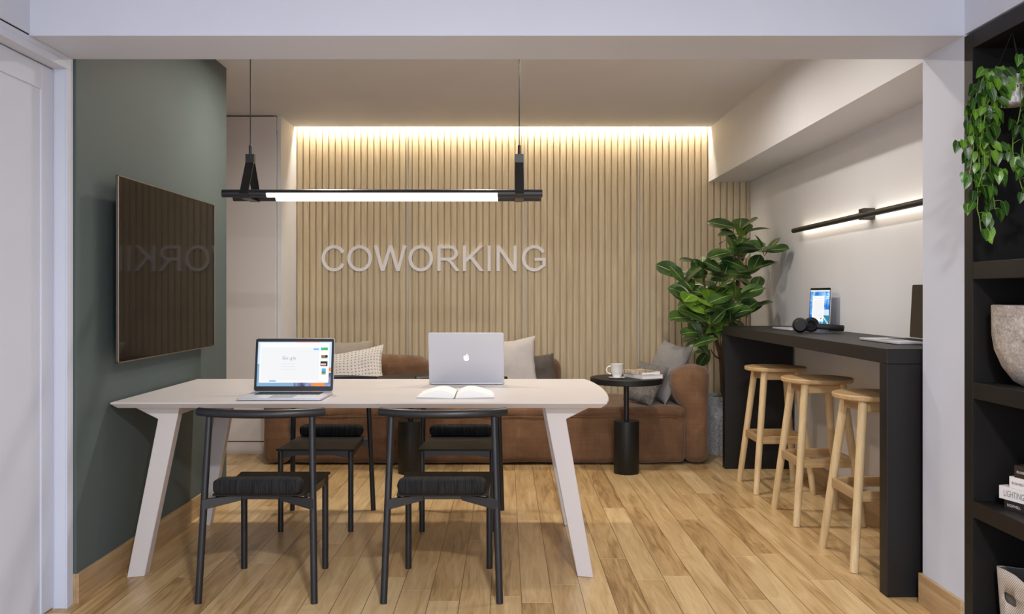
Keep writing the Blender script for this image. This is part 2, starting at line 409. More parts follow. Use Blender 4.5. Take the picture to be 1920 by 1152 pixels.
# rear of the room: daylight window behind the viewer
b = MB().box(-3.2, 2.6, -2.75, -2.6, 0, .35).box(-3.2, 2.6, -2.75, -2.6, 2.35, ZC+.1).box(-3.2, -1.5, -2.75, -2.6, .35, 2.35).box(1.45, 2.6, -2.75, -2.6, .35, 2.35)
struct('wall_front', b, 'cool_white', smooth=0)
b = MB()
for x0 in (-1.5, -.55, .42, 1.4): b.box(x0, x0+.05, -2.7, -2.64, .35, 2.35)
b.box(-1.5, 1.45, -2.7, -2.64, .35, .4).box(-1.5, 1.45, -2.7, -2.64, 2.3, 2.35)
struct('window_1', b, 'cool_white', 'white framed window', smooth=0)
# baseboards
struct('baseboard_left', MB().box(XG, XG+.012, YC+.002, 5.275, 0, .115).box(-1.695, XG, YC+.001, YC+.007, 0, .115), 'baseboard_oak', smooth=0, bevel=.0015)
struct('baseboard_right', MB().box(XW-.012, XW, 3.57, 6.07, 0, .115).box(XW-.012, XW, 6.15, YB-.001, 0, .115), 'baseboard_oak', smooth=0, bevel=.0015)
struct('baseboard_pillar', MB().box(XR-.012, XR, YA+.001, YC+.002, 0, .118).box(XR-.012, XR+.04, YC, YC+.012, 0, .118), 'baseboard_oak', smooth=0, bevel=.0015)
# tall white cabinet at the back left
cab = thing('tall_cabinet', 'tall flush white cabinet between the green wall and the slat wall', 'cabinet', (0, 6.644, 0))
obj('body', MB().box(-2.88, -1.80, .03, .50, .02, 2.50), 'gap_shade', cab, 0)  # coloured dark so the gaps around the white door look shaded
obj('door', MB().box(-2.88, -1.7385, 0, .028, .098, 2.55), 'cabinet_white', cab, 0, bevel=.002)
obj('plinth', MB().box(-2.88, -1.7385, .006, .03, 0, .090), 'cabinet_white', cab, 0, bevel=.001)

# ------------------------------------------------------------------ lights
led = tag(obj('led_strip', MB().box(-1.68, 1.63, YB-.056, YB-.044, ZC+.040, ZC+.047), 'led_warm', smooth=0), 'warm white light strip hidden in the ceiling slot above the slat wall', 'light')
def area(name, loc, rot, sx, sy, w, col, shape='RECTANGLE', spread=PI):
    l = bpy.data.lights.new(name, 'AREA'); l.shape = shape; l.size = sx; l.size_y = sy; l.energy = w; l.color = col; l.spread = spread
    o = bpy.data.objects.new(name, l); C.objects.link(o); o.location = loc; o.rotation_euler = rot; return o
area('window_daylight', (0, -2.62, 1.4), (PI/2, 0, 0), 2.8, 1.9, 60, (.78, .88, 1.0))
for (x, y, w) in ((-1.05, 4.93, 15), (-.15, 4.93, 9), (.80, 4.93, 14), (.85, 3.95, 7)):
    area('ceiling_downlight', (x, y, ZC-.004), (0, 0, 0), .10, .10, w, (1, .92, .81), 'DISK', math.radians(170))
area('front_ceiling_light', (.45, -.1, ZC-.004), (0, 0, 0), .22, .22, 135, (1, .97, .95), 'DISK', math.radians(175))
wd = bpy.data.worlds.new('sky'); sc.world = wd; wd.use_nodes = True
wd.node_tree.nodes['Background'].inputs[0].default_value = (.75, .86, 1, 1); wd.node_tree.nodes['Background'].inputs[1].default_value = 1.0

# ------------------------------------------------------------------ desk
XT0, XT1, DT0, DT1 = -1.662, .423, 3.694, 4.73; XC = (XT0+XT1)/2
desk = thing('meeting_table', 'long off-white meeting table with splayed flat legs', 'table', (XC, (DT0+DT1)/2, 0))
def loc_(pts, c): return [(p[0]-c[0], p[1]-c[1], p[2]-c[2]) for p in pts]
cy = (DT0+DT1)/2
def tabout(ins):
    L = []; hy = (DT1-DT0)/2-ins; hl = XC-XT0-ins; hr = XT1-XC-ins
    L += [(-hl, -hy), ]
    for i in range(15):
        tt = i/14; y = -hy+2*hy*tt; L.append((hr+.045*(1-(2*tt-1)**2)**.8 if 0 < tt < 1 else hr, y))
    L += [(-hl, hy)]
    return L
top = MB(); a = [top.bm.verts.new((x, y, .750)) for x, y in tabout(.003)]; a2 = [top.bm.verts.new((x, y, .747)) for x, y in tabout(0)]
a3 = [top.bm.verts.new((x, y, .7435)) for x, y in tabout(0)]; c3 = [top.bm.verts.new((x, y, .724)) for x, y in tabout(.022)]
top.bm.faces.new(a); top.bm.faces.new(c3[::-1]); n = len(a)
for r0, r1 in ((a2, a), (a3, a2), (c3, a3)):
    for i in range(n): top.bm.faces.new((r0[i], r0[(i+1) % n], r1[(i+1) % n], r1[i]))
obj('tabletop', top, 'desk_white', desk, 25)
def leg(sx_, sy_, dfoot):
    pr = [(.304, 0), (.371, 0), (.258, .667), (.372, .7235), (.165, .7235)]
    b = MB(); y = dfoot-cy; pts = []
    for X_, Z_ in pr:
        xo = (X_-XC); lean = .03*(1-Z_/.72)
        pts.append(Vector((sx_*xo, y+sy_*(.02-lean) - sy_*(.3*(X_-.30) if Z_ < .6 else 0), Z_)))
    b.prism(pts, (0, sy_*.055, 0)); return b
for s in (1, -1):
    obj('leg', leg(s, 1, 3.765), 'desk_white', desk, 20, bevel=.003, doubles=True)
    obj('leg', leg(s, -1, 4.625), 'desk_white', desk, 20, bevel=.003, doubles=True)
    obj('crossbar', MB().box(min(s*.80, s*.90), max(s*.80, s*.90), -.38, .38, .68, .7235), 'desk_white', desk, 20, bevel=.003)

# ------------------------------------------------------------------ chairs
def make_chair(label):
    t = thing('dining_chair', label, 'chair', group='black chairs around the meeting table')
    for s in (-1, 1):
        obj('rear_leg', MB().tube([(s*.226, -.222, 0), (s*.2145, -.19, .37), (s*.203, -.158, .735)], [.0138, .0138, .013], 16), 'charcoal_metal', t)
        obj('front_leg', MB().tube([(s*.178, .22, 0), (s*.178, .22, .408)], .0138, 16), 'charcoal_metal', t)
    pts = []
    for i in range(21):
        u = -1+2*i/20; pts.append((u*.249, -.222+.075*abs(u)**2.2, .737))
    obj('top_rail', MB().tube(pts, .0172, 16), 'charcoal_metal', t)
    st = MB(); z = .412; out = [(-.178, -.20), (.178, -.20), (.192, .18), (.198, .235), (.192, .243), (-.192, .243), (-.198, .235), (-.192, .18)]
    st.prism([(x, y, z) for x, y in out], (0, 0, .009)); obj('seat', st, 'chair_seat', t, 20, bevel=.002)
    r = MB(); n = 44; rings = []                       # ribbed roll along the back of the seat
    random.seed(3)
    for i in range(n+1):
        u = -1+2*i/n; x = u*.178; k = (1-abs(u)**14)**.5 if abs(u) < 1 else 0.02
        k = max(k, .05)*(1+(random.random()-.5)*.02)
        ring = []
        for j in range(20):
            a_ = 2*PI*j/20; cc, ss = math.cos(a_), math.sin(a_)
            px_ = math.copysign(abs(cc)**.45, cc)*.042; pz = math.copysign(abs(ss)**.45, ss)*.031
            ring.append(r.bm.verts.new((x, -.188+px_*k-.0*pz, .452+pz*k)))
        rings.append(ring)
    for i in range(n):
        for j in range(20): r.bm.faces.new((rings[i][j], rings[i+1][j], rings[i+1][(j+1) % 20], rings[i][(j+1) % 20]))
    r.bm.faces.new(rings[0][::-1]); r.bm.faces.new(rings[-1])
    obj('roll_cushion', r, 'ribbed_black', t, 50, doubles=True)
    ap = MB()                                          # arched rear rail joining the rear legs below the seat
    ap.box(-.075, .075, -.165, -.147, .392, .411)
    obj('rear_crossbar', ap, 'charcoal_metal', t, 20, bevel=.002)
    for s in (-1, 1):
        arm = MB().hexa([(s*.218, -.205, .358), (s*.075, -.165, .388), (s*.075, -.147, .388), (s*.218, -.187, .358)],
                        [(s*.218, -.205, .400), (s*.075, -.165, .411), (s*.075, -.147, .411), (s*.218, -.187, .400)])
        obj('seat_arm', arm, 'charcoal_metal', t, 20, bevel=.001, doubles=True)
        sd = MB().hexa([(s*.170, -.15, .392), (s*.182, -.15, .392), (s*.184, .21, .372), (s*.172, .21, .372)],
                       [(s*.170, -.15, .4115), (s*.182, -.15, .4115), (s*.184, .21, .4115), (s*.172, .21, .4115)])
        obj('side_rail', sd, 'charcoal_metal', t, 20, doubles=True)
    fr = MB().prism([(-.17, .214, .372), (-.09, .214, .388), (.09, .214, .388), (.17, .214, .372), (.17, .214, .4115), (-.17, .214, .4115)], (0, .012, 0))
    obj('front_rail', fr, 'charcoal_metal', t, 20, doubles=True)
    return t
ch = make_chair('black metal chair seen from behind, left one of the two nearest the viewer')
ch.location = (-.9725, 3.646, 0)
dup(ch, (-.251, 3.646, 0), 0, 'black metal chair seen from behind, in front of the open book on the table')
dup(ch, (-.967, 4.69, 0), PI, 'black chair on the sofa side, facing the viewer, nearer the white cabinet')
dup(ch, (-.249, 4.69, 0), PI, 'black chair on the sofa side, facing the viewer, beside the left side table')

# ------------------------------------------------------------------ sofa
sofa = thing('sofa', 'long brown velvet modular sofa with a rounded right armrest', 'sofa', (0, 6.65, 0))
V = 'brown_velvet'; y0, y1 = -.45, .47
def defseat(p):
    return p
obj('left_end_block', MB().soft(-1.717, -1.53, y0+.005, y1, .01, .47, .045, amp=.010, seed=1), V, sofa, 60)
obj('seat_base', MB().soft(-1.527, 1.272, y0, y1-.02, .01, .395, .05, amp=.010, seed=2).soft(-1.525, 1.27, y0-.004, y1-.04, .335, .412, .036, amp=.008, seed=3), V, sofa, 60)
def defarm(p):
    k = min(max((p.z-.36)/.16, 0), 1); k = k*k*(3-2*k); tz = min(max((p.z-.60)/.11, 0), 1)
    if p.x < 1.34: p.x -= .085*k*(1-.55*tz**2)*(1.34-p.x)/.085 if p.x > 1.255 else .085*k*(1-.55*tz**2)
    return p
obj('armrest', MB().soft(1.262, 1.443, y0+.008, y1, .01, .700, .075, amp=.010, seed=4, deform=defarm), V, sofa, 60)
obj('backrest', MB().soft(-1.700, -.610, .27, .478, .38, .712, .085, puff=.012, amp=.012, seed=5), V, sofa, 60)
obj('backrest', MB().soft(-.595, .425, .27, .478, .38, .705, .085, puff=.012, amp=.012, seed=6), V, sofa, 60)
# a slim seam along the front edge of the seat
obj('piping', MB().tube([(-1.49+i*.1, y0-.006+.002*math.sin(i*1.7), .345+.002*math.sin(i)) for i in range(28)], .0035, 8), V, sofa, 60)

def pillow(name, w, h, t, mat, label, loc, rot, seed=0, pinch=.10, wr=.010, group='pillows on the sofa'):
    b = MB(); n = 26; uv = b.bm.loops.layers.uv.new('UVMap'); G = {}
    for side in (1, -1):
        for i in range(n+1):
            for j in range(n+1):
                u = -1+2*i/n; v = -1+2*j/n
                u = math.sin(u*PI/2)*.35+u*.65; v = math.sin(v*PI/2)*.35+v*.65
                if side == -1 and (i in (0, n) or j in (0, n)): G[(side, i, j)] = G[(1, i, j)]; continue
                x = w/2*u*(1-pinch*(1-v*v)); y = h/2*v*(1-pinch*(1-u*u))
                z = side*t/2*((1-abs(u)**2.6)*(1-abs(v)**2.6))**.55
                p = Vector((x, y, z)); e = (1-abs(u)**3)*(1-abs(v)**3)
                p += noise.noise_vector(p*7+Vector((seed*5, side, 0)))*wr*1.3*min(1, e+.3)
                p += noise.noise_vector(p*24+Vector((seed*5, side, 3)))*wr*.35
                G[(side, i, j)] = (b.bm.verts.new(p), (i/n, j/n))
    for side in (1, -1):
        for i in range(n):
            for j in range(n):
                q = [G[(side, i, j)], G[(side, i+1, j)], G[(side, i+1, j+1)], G[(side, i, j+1)]]
                if side < 0: q = q[::-1]
                f = b.bm.faces.new([k[0] for k in q])
                for lp, k in zip(f.loops, q): lp[uv].uv = k[1]
    o = obj(name, b, mat, None, 70); o.location = loc; o.rotation_euler = rot
    tag(o, label, 'pillow', group); return o
R = math.radians
pillow('throw_pillow', .56, .42, .13, 'taupe_fabric', 'plain taupe pillow half hidden behind the checked pillow', (-1.32, 6.83, .645), (R(76), 0, R(3)), 1)
pillow('throw_pillow', .58, .40, .14, 'gingham_fabric', 'pale pillow with a small grey check, at the left end of the sofa', (-1.20, 6.65, .60), (R(66), R(-8), R(3)), 2)
pillow('throw_pillow', .48, .48, .14, 'light_fabric', 'large pale grey pillow beside the silver laptop lid', (.005, 6.74, .635), (R(74), R(-6), R(-4)), 3)
pillow('throw_pillow', .36, .33, .12, 'charcoal_fabric', 'small dark brown-grey pillow to the right of the pale grey one', (.21, 6.82, .570), (R(80), R(-6), R(3)), 4, .06)
pillow('throw_pillow', .44, .47, .15, 'grey_fabric', 'big smooth grey pillow leaning against the right armrest', (1.180, 6.54, .635), (R(63), R(4), R(-72)), 5, .09)
pillow('throw_pillow', .33, .33, .12, 'fluffy_fabric', 'small textured grey pillow behind the coffee cup table', (1.015, 6.40, .560), (R(60), R(4), R(-60)), 6, .09)

# ------------------------------------------------------------------ side tables
def side_table(label, loc):
    t = thing('side_table', label, 'side table', loc, group='round black side tables')
    obj('base', MB().lathe([(0, 0), (.083, 0), (.085, .003), (.085, .348), (.083, .353), (0, .353)]), 'matt_black', t)
    obj('pole', MB().lathe([(0, .35), (.018, .35), (.018, .61), (0, .61)], n=24), 'black_metal', t)
    obj('tabletop', MB().lathe([(0, .606), (.238, .606), (.243, .611), (.243, .642), (.240, .646), (0, .646)], n=72), 'matt_black', t)
    return t
st = side_table('round black pedestal side table in front of the sofa, holding a coffee cup and books', (.812, 5.945, 0))
dup(st, (-.645, 5.945, 0), 0, 'round black pedestal side table mostly hidden behind the meeting table and chairs')
cup = thing('coffee_cup', 'white coffee cup on the black side table', 'cup', (.738, 5.86, .6535))
obj('bowl', MB().lathe([(0, .003), (.024, 0), (.026, .006), (.034, .02), (.0405, .045), (.0425, .088), (.0435, .0895), (.041, .0895), (.039, .05), (.03, .02), (0, .012)], n=36), 'china', cup)
obj('handle', MB().tube([(-.040+0*k_, 0, .073) if k_ == 0 else (-.040-.030*math.sin(PI*k_/10), 0, .049+.026*math.cos(PI*k_/10)) for k_ in range(11)], .0042, 10), 'china', cup)
tag(obj('saucer', MB().lathe([(0, .0), (.035, 0), (.055, .006), (.057, .008), (.030, .006), (0, .006)], n=40), 'china', loc=(.738, 5.86, .6465)), 'white saucer under the coffee cup', 'saucer')
def book(name, w, l, t, cover, label, loc, rz, page='paper', cat='book', grp=None, cov2=None):
    o = thing(name, label, cat, loc, rz, grp)
    obj('pages', MB().box(.003, w-.001, .002, l-.002, .0022, t-.0022), page, o, 0)
    obj('cover', MB().box(0, w, 0, l, 0, .002).box(0, w, 0, l, t-.002, t).box(0, .002, 0, l, .002, t-.002), cover, o, 0)
    return o
t = NT('magazine_cover'); v = t.coord(scale=(1, 1, .01)); a = t.noise(v, 12, 3, .6, 1)
t.base(t.ramp(a, [(.40, lin(54, 44, 38)), (.46, lin(196, 170, 140)), (.60, lin(226, 218, 210))])); M['magazine_cover'] = t.set(Roughness=.3)
# spine towards the lower left, leaves towards the viewer
ang = math.atan2(6.01-5.80, .80-.896)
book('magazine', .16, .235, .026, 'book_white', 'thick pale book at the bottom of the pair on the side table', (.896, 5.785, .647), math.radians(24), 'paper', 'book', 'books beside the coffee cup')
book('magazine', .15, .225, .020, 'magazine_cover', 'book with a brown and cream cover on top of the pair beside the cup', (.892, 5.795, .6735), math.radians(26), 'paper', 'book', 'books beside the coffee cup')

# ------------------------------------------------------------------ potted fig
pot = thing('potted_fig', 'tall broad-leaved fig plant in a grey stone planter behind the sofa end', 'plant', (1.665, 6.70, 0))
obj('planter', MB().lathe([(0, 0), (.140, 0), (.145, .01), (.163, .43), (.163, .44), (.150, .44), (.148, .41), (0, .41)], n=56), 'speckled_stone', pot)
obj('moss', MB().lathe([(0, .43), (.08, .428), (.147, .412)], n=30), 'moss', pot)
def leaf_into(b, uvl, base, dirv, up, L, W, curl=.25, fold=.22, nu=4, nv=8, tipk=.6, heart=False, mi=0):
    dirv = dirv.normalized(); side = dirv.cross(up)
    if side.length < 1e-4: side = Vector((1, 0, 0))
    side.normalize(); nrm = side.cross(dirv).normalized()
    g = []
    for j in range(nv+1):
        v = j/nv
        if heart: wv_ = W/2*(math.sin(PI*min(1, (v+.10)/1.10)**.62))**.9 if v < 1 else 0
        else: wv_ = W/2*(math.sin(PI*v**1.25)**.62) if 0 < v < 1 else 0
        row_ = []
        for i in range(nu+1):
            u = -1+2*i/nu; c = base+dirv*(L*v)+nrm*(-curl*L*(v**2)*.5)+side*(u*wv_)+nrm*(abs(u)*wv_*fold)
            if heart and v < .12: c -= dirv*(abs(u)*.10*L)
            row_.append((b.bm.verts.new(c), ((u+1)/2, v)))
        g.append(row_)
    for j in range(nv):
        for i in range(nu):
            q = (g[j][i], g[j][i+1], g[j+1][i+1], g[j+1][i]); f = b.bm.faces.new([k[0] for k in q]); f.material_index = mi
            for lp, k in zip(f.loops, q): lp[uvl].uv = k[1]
po = Vector((1.665, 6.70, 0)); random.seed(11)
tips = [(1386,430,6.45,9,1),(1432,462,6.22,7,1),(1376,468,6.35,7,0),(1318,498,6.5,9,0),(1356,508,6.35,7,0),(1404,508,6.4,6,1),(1284,520,6.45,6,0),(1300,548,6.35,8,0),
        (1334,556,6.3,8,0),(1378,552,6.2,8,0),(1412,540,6.4,6,0),(1300,590,6.4,7,0),(1330,592,6.25,8,0),(1368,590,6.25,7,0),(1402,580,6.4,6,0),(1318,622,6.35,7,0),(1352,628,6.25,6,0),
        (1385,618,6.45,5,0),(1332,655,6.45,6,0),(1352,600,6.7,7,0),(1345,540,6.7,7,0),(1392,480,6.7,6,0),(1310,560,6.7,6,0)]
tr = MB(); fork = P(1352, 672, 6.62)
def curve(a, b_, sag=.0, n=8, wob=.012, sd=0):
    out = []
    for i in range(n+1):
        t_ = i/n; p = a.lerp(b_, t_); p.z += -sag*math.sin(PI*t_)
        if 0 < i < n: p += noise.noise_vector(Vector((sd*3.1, i*.6, 0)))*wob
        out.append(p-po)
    return out
tr.tube(curve(Vector((1.672, 6.70, .40)), fork, 0, 8, .008, 1), [.028, .027, .026, .025, .024, .023, .022, .021, .02], 12)
tr.tube(curve(fork, P(1384, 520, 6.55), 0, 8, .015, 2), [.020-.001*i for i in range(9)], 10)
tr.tube(curve(P(1384, 520, 6.55), P(1386, 432, 6.45), 0, 6, .01, 3), [.012-.0012*i for i in range(7)], 8)
tr.tube(curve(fork, P(1322, 560, 6.5), 0, 8, .015, 4), [.017-.001*i for i in range(9)], 10)
tr.tube(curve(P(1322, 560, 6.5), P(1318, 500, 6.5), 0, 5, .01, 5), [.009-.0008*i for i in range(6)], 8)
trunk_nodes = [P(1384, 520, 6.55), fork, P(1322, 560, 6.5), P(1366, 600, 6.6), P(1340, 625, 6.58), P(1386, 470, 6.5)]
fo = MB(); uvl = fo.bm.loops.layers.uv.new('UVMap'); cnt = 0
for k_, (px, py, d, nl, yg) in enumerate(tips):
    tp = P(px, py, d); near = min(trunk_nodes, key=lambda q: (q-(tp-Vector((0, 0, .12)))).length)
    tr.tube(curve(near, tp, .02, 6, .012, k_+7), [.008-.0008*i for i in range(7)], 6)
    ph0 = random.random()*6
    for i in range(nl):
        a_ = ph0+i*2.4; el = math.radians(random.uniform(-12, 42) if i < nl-2 else random.uniform(35, 65))
        dv = Vector((math.cos(a_)*math.cos(el), math.sin(a_)*math.cos(el), math.sin(el)))
        L = random.uniform(.17, .235)*(.8 if i >= nl-2 else 1); W = L*random.uniform(.54, .66)
        bs = tp-Vector((0, 0, .012*i))+dv*.02
        e = bs+dv*L
        if e.x+W*.3 > 1.975 or e.y > 7.12: continue
        if e.x > 1.36 and (e.z < 1.10) and e.y < 6.32: continue
        if e.x > 1.42 and e.z < .95 and dv.x > 0: continue
        leaf_into(fo, uvl, bs, dv, Vector((random.uniform(-.5, .2), random.uniform(-1.1, -.2), .8)), L, W, random.uniform(.1, .55), random.uniform(.08, .25), mi=1 if (random.random() < .10) else 0)
        tr.tube([tp-po-Vector((0, 0, .012*i)), bs-po+dv*.01], .0028, 5); cnt += 1
for bs, e in ((P(1330, 655, 6.60), P(1310, 688, 6.66)), (P(1326, 650, 6.58), P(1300, 650, 6.62))):
    leaf_into(fo, uvl, bs, e-bs, Vector((.3, -1, .3)), .17, .10, .2, .2)
for v_ in fo.bm.verts: v_.co -= po
obj('trunk', tr, 'bark', pot, 60); obj('foliage', fo, ['fig_leaf', 'fig_leaf_young'], pot, 60)

# ------------------------------------------------------------------ bar table and stools
bar = thing('bar_table', 'tall black bar table of thick slabs along the white wall', 'bar table', (1.75, 4.82, 0))
obj('top_slab', MB().box(-.24, .241, 3.492-4.82, 6.144-4.82, .927, .987), 'bar_black', bar, 0, bevel=.002)
obj('side_panel', MB().box(-.239, .229, 3.4925-4.82, 3.562-4.82, 0, .926), 'bar_black', bar, 0, bevel=.002)
obj('side_panel', MB().box(-.239, .229, 6.074-4.82, 6.1435-4.82, 0, .926), 'bar_black', bar, 0, bevel=.002)
def make_stool(label, loc):
    t = thing('bar_stool', label, 'stool', loc, group='wooden bar stools at the bar table')
    obj('seat', MB().lathe([(0, .733), (.180, .733), (.186, .738), (.187, .752), (.183, .757), (0, .758)], n=72), 'stool_seat_oak', t)
    def at(sx_, sy_, z): k = z/.733; return Vector((sx_*(.173+(.098-.173)*k), sy_*(.190+(.104-.190)*k), z))
    for sx_ in (-1, 1):
        for sy_ in (-1, 1):
            obj('leg', MB().tube([at(sx_, sy_, 0), at(sx_, sy_, .25), at(sx_, sy_, .5), at(sx_, sy_, .733)], [.0185, .0195, .0200, .0205], 20), 'stool_oak', t)
    for z, w_ in ((.322, .023), (.705, .022)):
        for s in (-1, 1):
            q = at(1, s, z); r_ = obj('stretcher' if z < .5 else 'apron', MB().box(-q.x, q.x, q.y-.009, q.y+.009, z-w_, z+w_), 'stool_seat_oak', t, 0, bevel=.003)
            q = at(s, 1, z); r_ = obj('stretcher' if z < .5 else 'apron', MB().box(q.x-.009, q.x+.009, -q.y, q.y, z-w_+.001, z+w_-.001), 'baseboard_oak', t, 0, bevel=.003)
    return t
s0 = make_stool('round oak bar stool furthest from the viewer, at the far end of the bar table', (1.677, 5.484, 0))
dup(s0, (1.677, 4.75, 0), 0, 'round oak bar stool in the middle of the row of three')
dup(s0, (1.677, 3.996, 0), 0, 'round oak bar stool nearest the viewer, partly behind the black table end')

# ------------------------------------------------------------------ laptops
def make_laptop(label, loc, rz, screen, w=.36, dp=.245, tilt=12, sh=.235, logo=False):
    # base lies in local x (width) and y (0 hinge .. -dp towards the user)
    t = thing('laptop', label, 'laptop', loc, rz)
    b = MB(); r = .012; pts = []
    for cx_, cy_, a0 in ((w/2-r, -r, 0), (-w/2+r, -r, 90), (-w/2+r, -dp+r, 180), (w/2-r, -dp+r, 270)):
        pts += arc(cx_, cy_, r, r, a0, a0+90, 5)
    b.prism([(x, y, .002) for x, y in pts], (0, 0, .009)); base = obj('base', b, 'aluminium', t, 30, bevel=.0012)
    kb = MB()
    for i in range(13):
        for j in range(5): kb.box(-w*.40+i*w*.8/13+.0015, -w*.40+(i+1)*w*.8/13-.0015, -.03-(j+1)*.019+.0015, -.03-j*.019-.0015, .0109, .0122)
    o = obj('keyboard', kb, 'key_black', base, 0)
    obj('trackpad', MB().box(-.052, .052, -dp+.015, -.14, .0108, .0114), 'grey_steel', base, 0)
    lid = MB(); pl = []; rr = .010
    for cx_, cz_, a0 in ((w/2-rr, sh-rr, 0), (-w/2+rr, sh-rr, 90), (-w/2+rr, rr, 180), (w/2-rr, rr, 270)):
        pl += arc(cx_, cz_, rr, rr, a0, a0+90, 5)
    lid.prism([(x, 0, z) for x, z in pl], (0, .0065, 0))
    lo = obj('lid', lid, 'aluminium', t, 30, bevel=.0018, loc=(0, -.002, .012), rot=(-math.radians(tilt), 0, 0), doubles=True)
    bz = MB(); k = .0016
    bz.prism([(x*(w/2-k)/(w/2), -.0006, sh/2+(z-sh/2)*(sh/2-k)/(sh/2)) for x, z in pl], (0, .0012, 0))
    obj('bezel', bz, 'screen_glass_off', lo, 0, doubles=True)
    if screen: screen(lo, w, sh)
    if logo: logo_apple(lo, w, sh)
    return t
def rect(b, mats, m, x0, x1, z0, z1, y):
    if m not in mats: mats.append(m)
    b.mi = mats.index(m); b.face([(x0, y, z0), (x1, y, z0), (x1, y, z1), (x0, y, z1)])
def screen_search(lo, w, sh):
    b = MB(); mats = []; X0, X1, Z0, Z1 = -w/2+.0125, w/2-.0125, .023, sh-.0165
    def rc(m, u0, u1, v0, v1, lay): rect(b, mats, m, X0+(X1-X0)*u0, X0+(X1-X0)*u1, Z0+(Z1-Z0)*v0, Z0+(Z1-Z0)*v1, -.0009-.0004*lay)
    rc('scr_sky', 0, 1, 0, 1, 0); rc('scr_sea', 0, .5, 0, .5, 1); rc('scr_wall_mountain', .5, 1, 0, .3, 1); rc('scr_orange', .74, .92, .01, .075, 2); rc('scr_orange', .965, 1, .33, .42, 2)
    rc('scr_pink', .52, .84, .975, 1, 1); rc('scr_white', .03, .97, .08, .97, 3); rc('scr_page', .05, .84, .14, .86, 4); rc('scr_grey', .03, .84, .875, .879, 4)
    rc('scr_grey', .04, .84, .135, .138, 5); rc('scr_button', .755, .83, .815, .85, 5); rc('scr_sea', .17, .26, .105, .13, 5)
    rc('scr_green', .855, .95, .81, .87, 4); rc('scr_azure', .855, .90, .84, .87, 5); rc('scr_dark', .865, .95, .63, .70, 4); rc('scr_red', .875, .915, .66, .70, 5); rc('scr_green', .865, .95, .625, .65, 5)
    rc('scr_dark', .855, .95, .45, .56, 4); rc('scr_pink', .86, .93, .47, .51, 5); rc('scr_azure', .875, .93, .32, .40, 4); rc('scr_olive', .875, .93, .28, .33, 5); rc('scr_grey', .875, .93, .25, .28, 5)
    for v in (.50, .44, .38): rc('scr_grey', .32, .52, v-.003, v+.002, 5)
    x = X0+(X1-X0)*.335
    for chh, m, adv in (('G', 'scr_blue', .0150), ('o', 'scr_red', .0112), ('o', 'scr_yellow', .0112), ('g', 'scr_blue', .0112), ('l', 'scr_green', .0052), ('e', 'scr_red', .011)):
        me = textmesh(chh, .0205)
        if m not in mats: mats.append(m)
        b.mi = mats.index(m); b.mesh(me, Matrix.Translation((x, -.0035, Z0+(Z1-Z0)*.60)) @ Matrix.Rotation(PI/2, 4, 'X')); x += adv
    obj('screen', b, mats, lo, 0)
def screen_blue(lo, w, sh):
    b = MB(); mats = []; X0, X1, Z0, Z1 = -w/2+.010, w/2-.010, .014, sh-.016
    def rc(m, u0, u1, v0, v1, lay): rect(b, mats, m, X0+(X1-X0)*u0, X0+(X1-X0)*u1, Z0+(Z1-Z0)*v0, Z0+(Z1-Z0)*v1, -.0009-.0004*lay)
    rc('scr_wall_blue', 0, 1, 0, 1, 0); rc('scr_white', 0, 1, .965, 1, 1); rc('scr_sky', .72, 1, .30, .46, 1); rc('scr_teal', .72, 1, 0, .30, 1); rc('scr_deepblue', 0, .12, .10, .30, 1)
    rc('scr_white', .14, .74, .12, .84, 2); rc('scr_page', .20, .70, .18, .72, 3); rc('scr_grey', .22, .66, .765, .775, 3); rc('scr_grey', .30, .70, .285, .29, 4); rc('scr_dark', .60, .65, .19, .22, 5)
    for v in (.88, .81, .76): rc('scr_white', .86, .96, v, v+.022, 3)
    for i in range(4): rc('scr_white', .74+.06*i, .76+.06*i, .20-.045*i, .24-.045*i, 4)
    b.mi = mats.index('scr_white'); b.face([(X0+(X1-X0)*.73, -.003, Z0+(Z1-Z0)*.25), (X1, -.003, Z0+(Z1-Z0)*.06), (X1, -.003, Z0+(Z1-Z0)*.08), (X0+(X1-X0)*.73, -.003, Z0+(Z1-Z0)*.28)])
    obj('screen', b, mats, lo, 0)
def logo_apple(lo, w, sh):
    k = .0086; cz = sh*.50
    body = [(0,-1.02),(.30,-1.12),(.62,-1.05),(.90,-.72),(1.08,-.28),(.82,-.02),(.74,.28),(.84,.55),(1.02,.70),(.78,.90),(.45,.95),(.15,.86),(0,.80),(-.2,.87),(-.48,.95),(-.80,.84),(-1.03,.55),(-1.08,.15),(-1.0,-.3),(-.82,-.75),(-.55,-1.05),(-.3,-1.12)]
    def smoothl(L):
        out = []; n_ = len(L)
        for i in range(n_):
            p0, p1, p2, p3 = L[i-1], L[i], L[(i+1) % n_], L[(i+2) % n_]
            for s in range(4):
                t_ = s/4; out.append(tuple(.5*((2*p1[a])+(-p0[a]+p2[a])*t_+(2*p0[a]-5*p1[a]+4*p2[a]-p3[a])*t_*t_+(-p0[a]+3*p1[a]-3*p2[a]+p3[a])*t_**3) for a in (0, 1)))
        return out
    leafp = [(0, 1.02), (.05, 1.35), (.28, 1.60), (.50, 1.68), (.46, 1.38), (.25, 1.12)]
    me = outline_mesh([[(x*k*1.45, y*k*1.45) for x, y in smoothl(body)], [(x*k*1.45, y*k*1.45) for x, y in leafp]], .0006)
    b = MB(); b.mesh(me, Matrix.Translation((0, .0068, cz)) @ Matrix.Rotation(PI/2, 4, 'X'))
    for v_ in b.bm.verts: v_.co.x *= LOGOX
    o = obj('logo', b, 'logo_white', lo, 0); o['label'] = 'glowing white logo'
LOGOX = -1
make_laptop('open silver laptop with a lit search page, on the left of the meeting table', (-.968, 4.005, .7505), 0, screen_search, .362, .262, 9, .243)
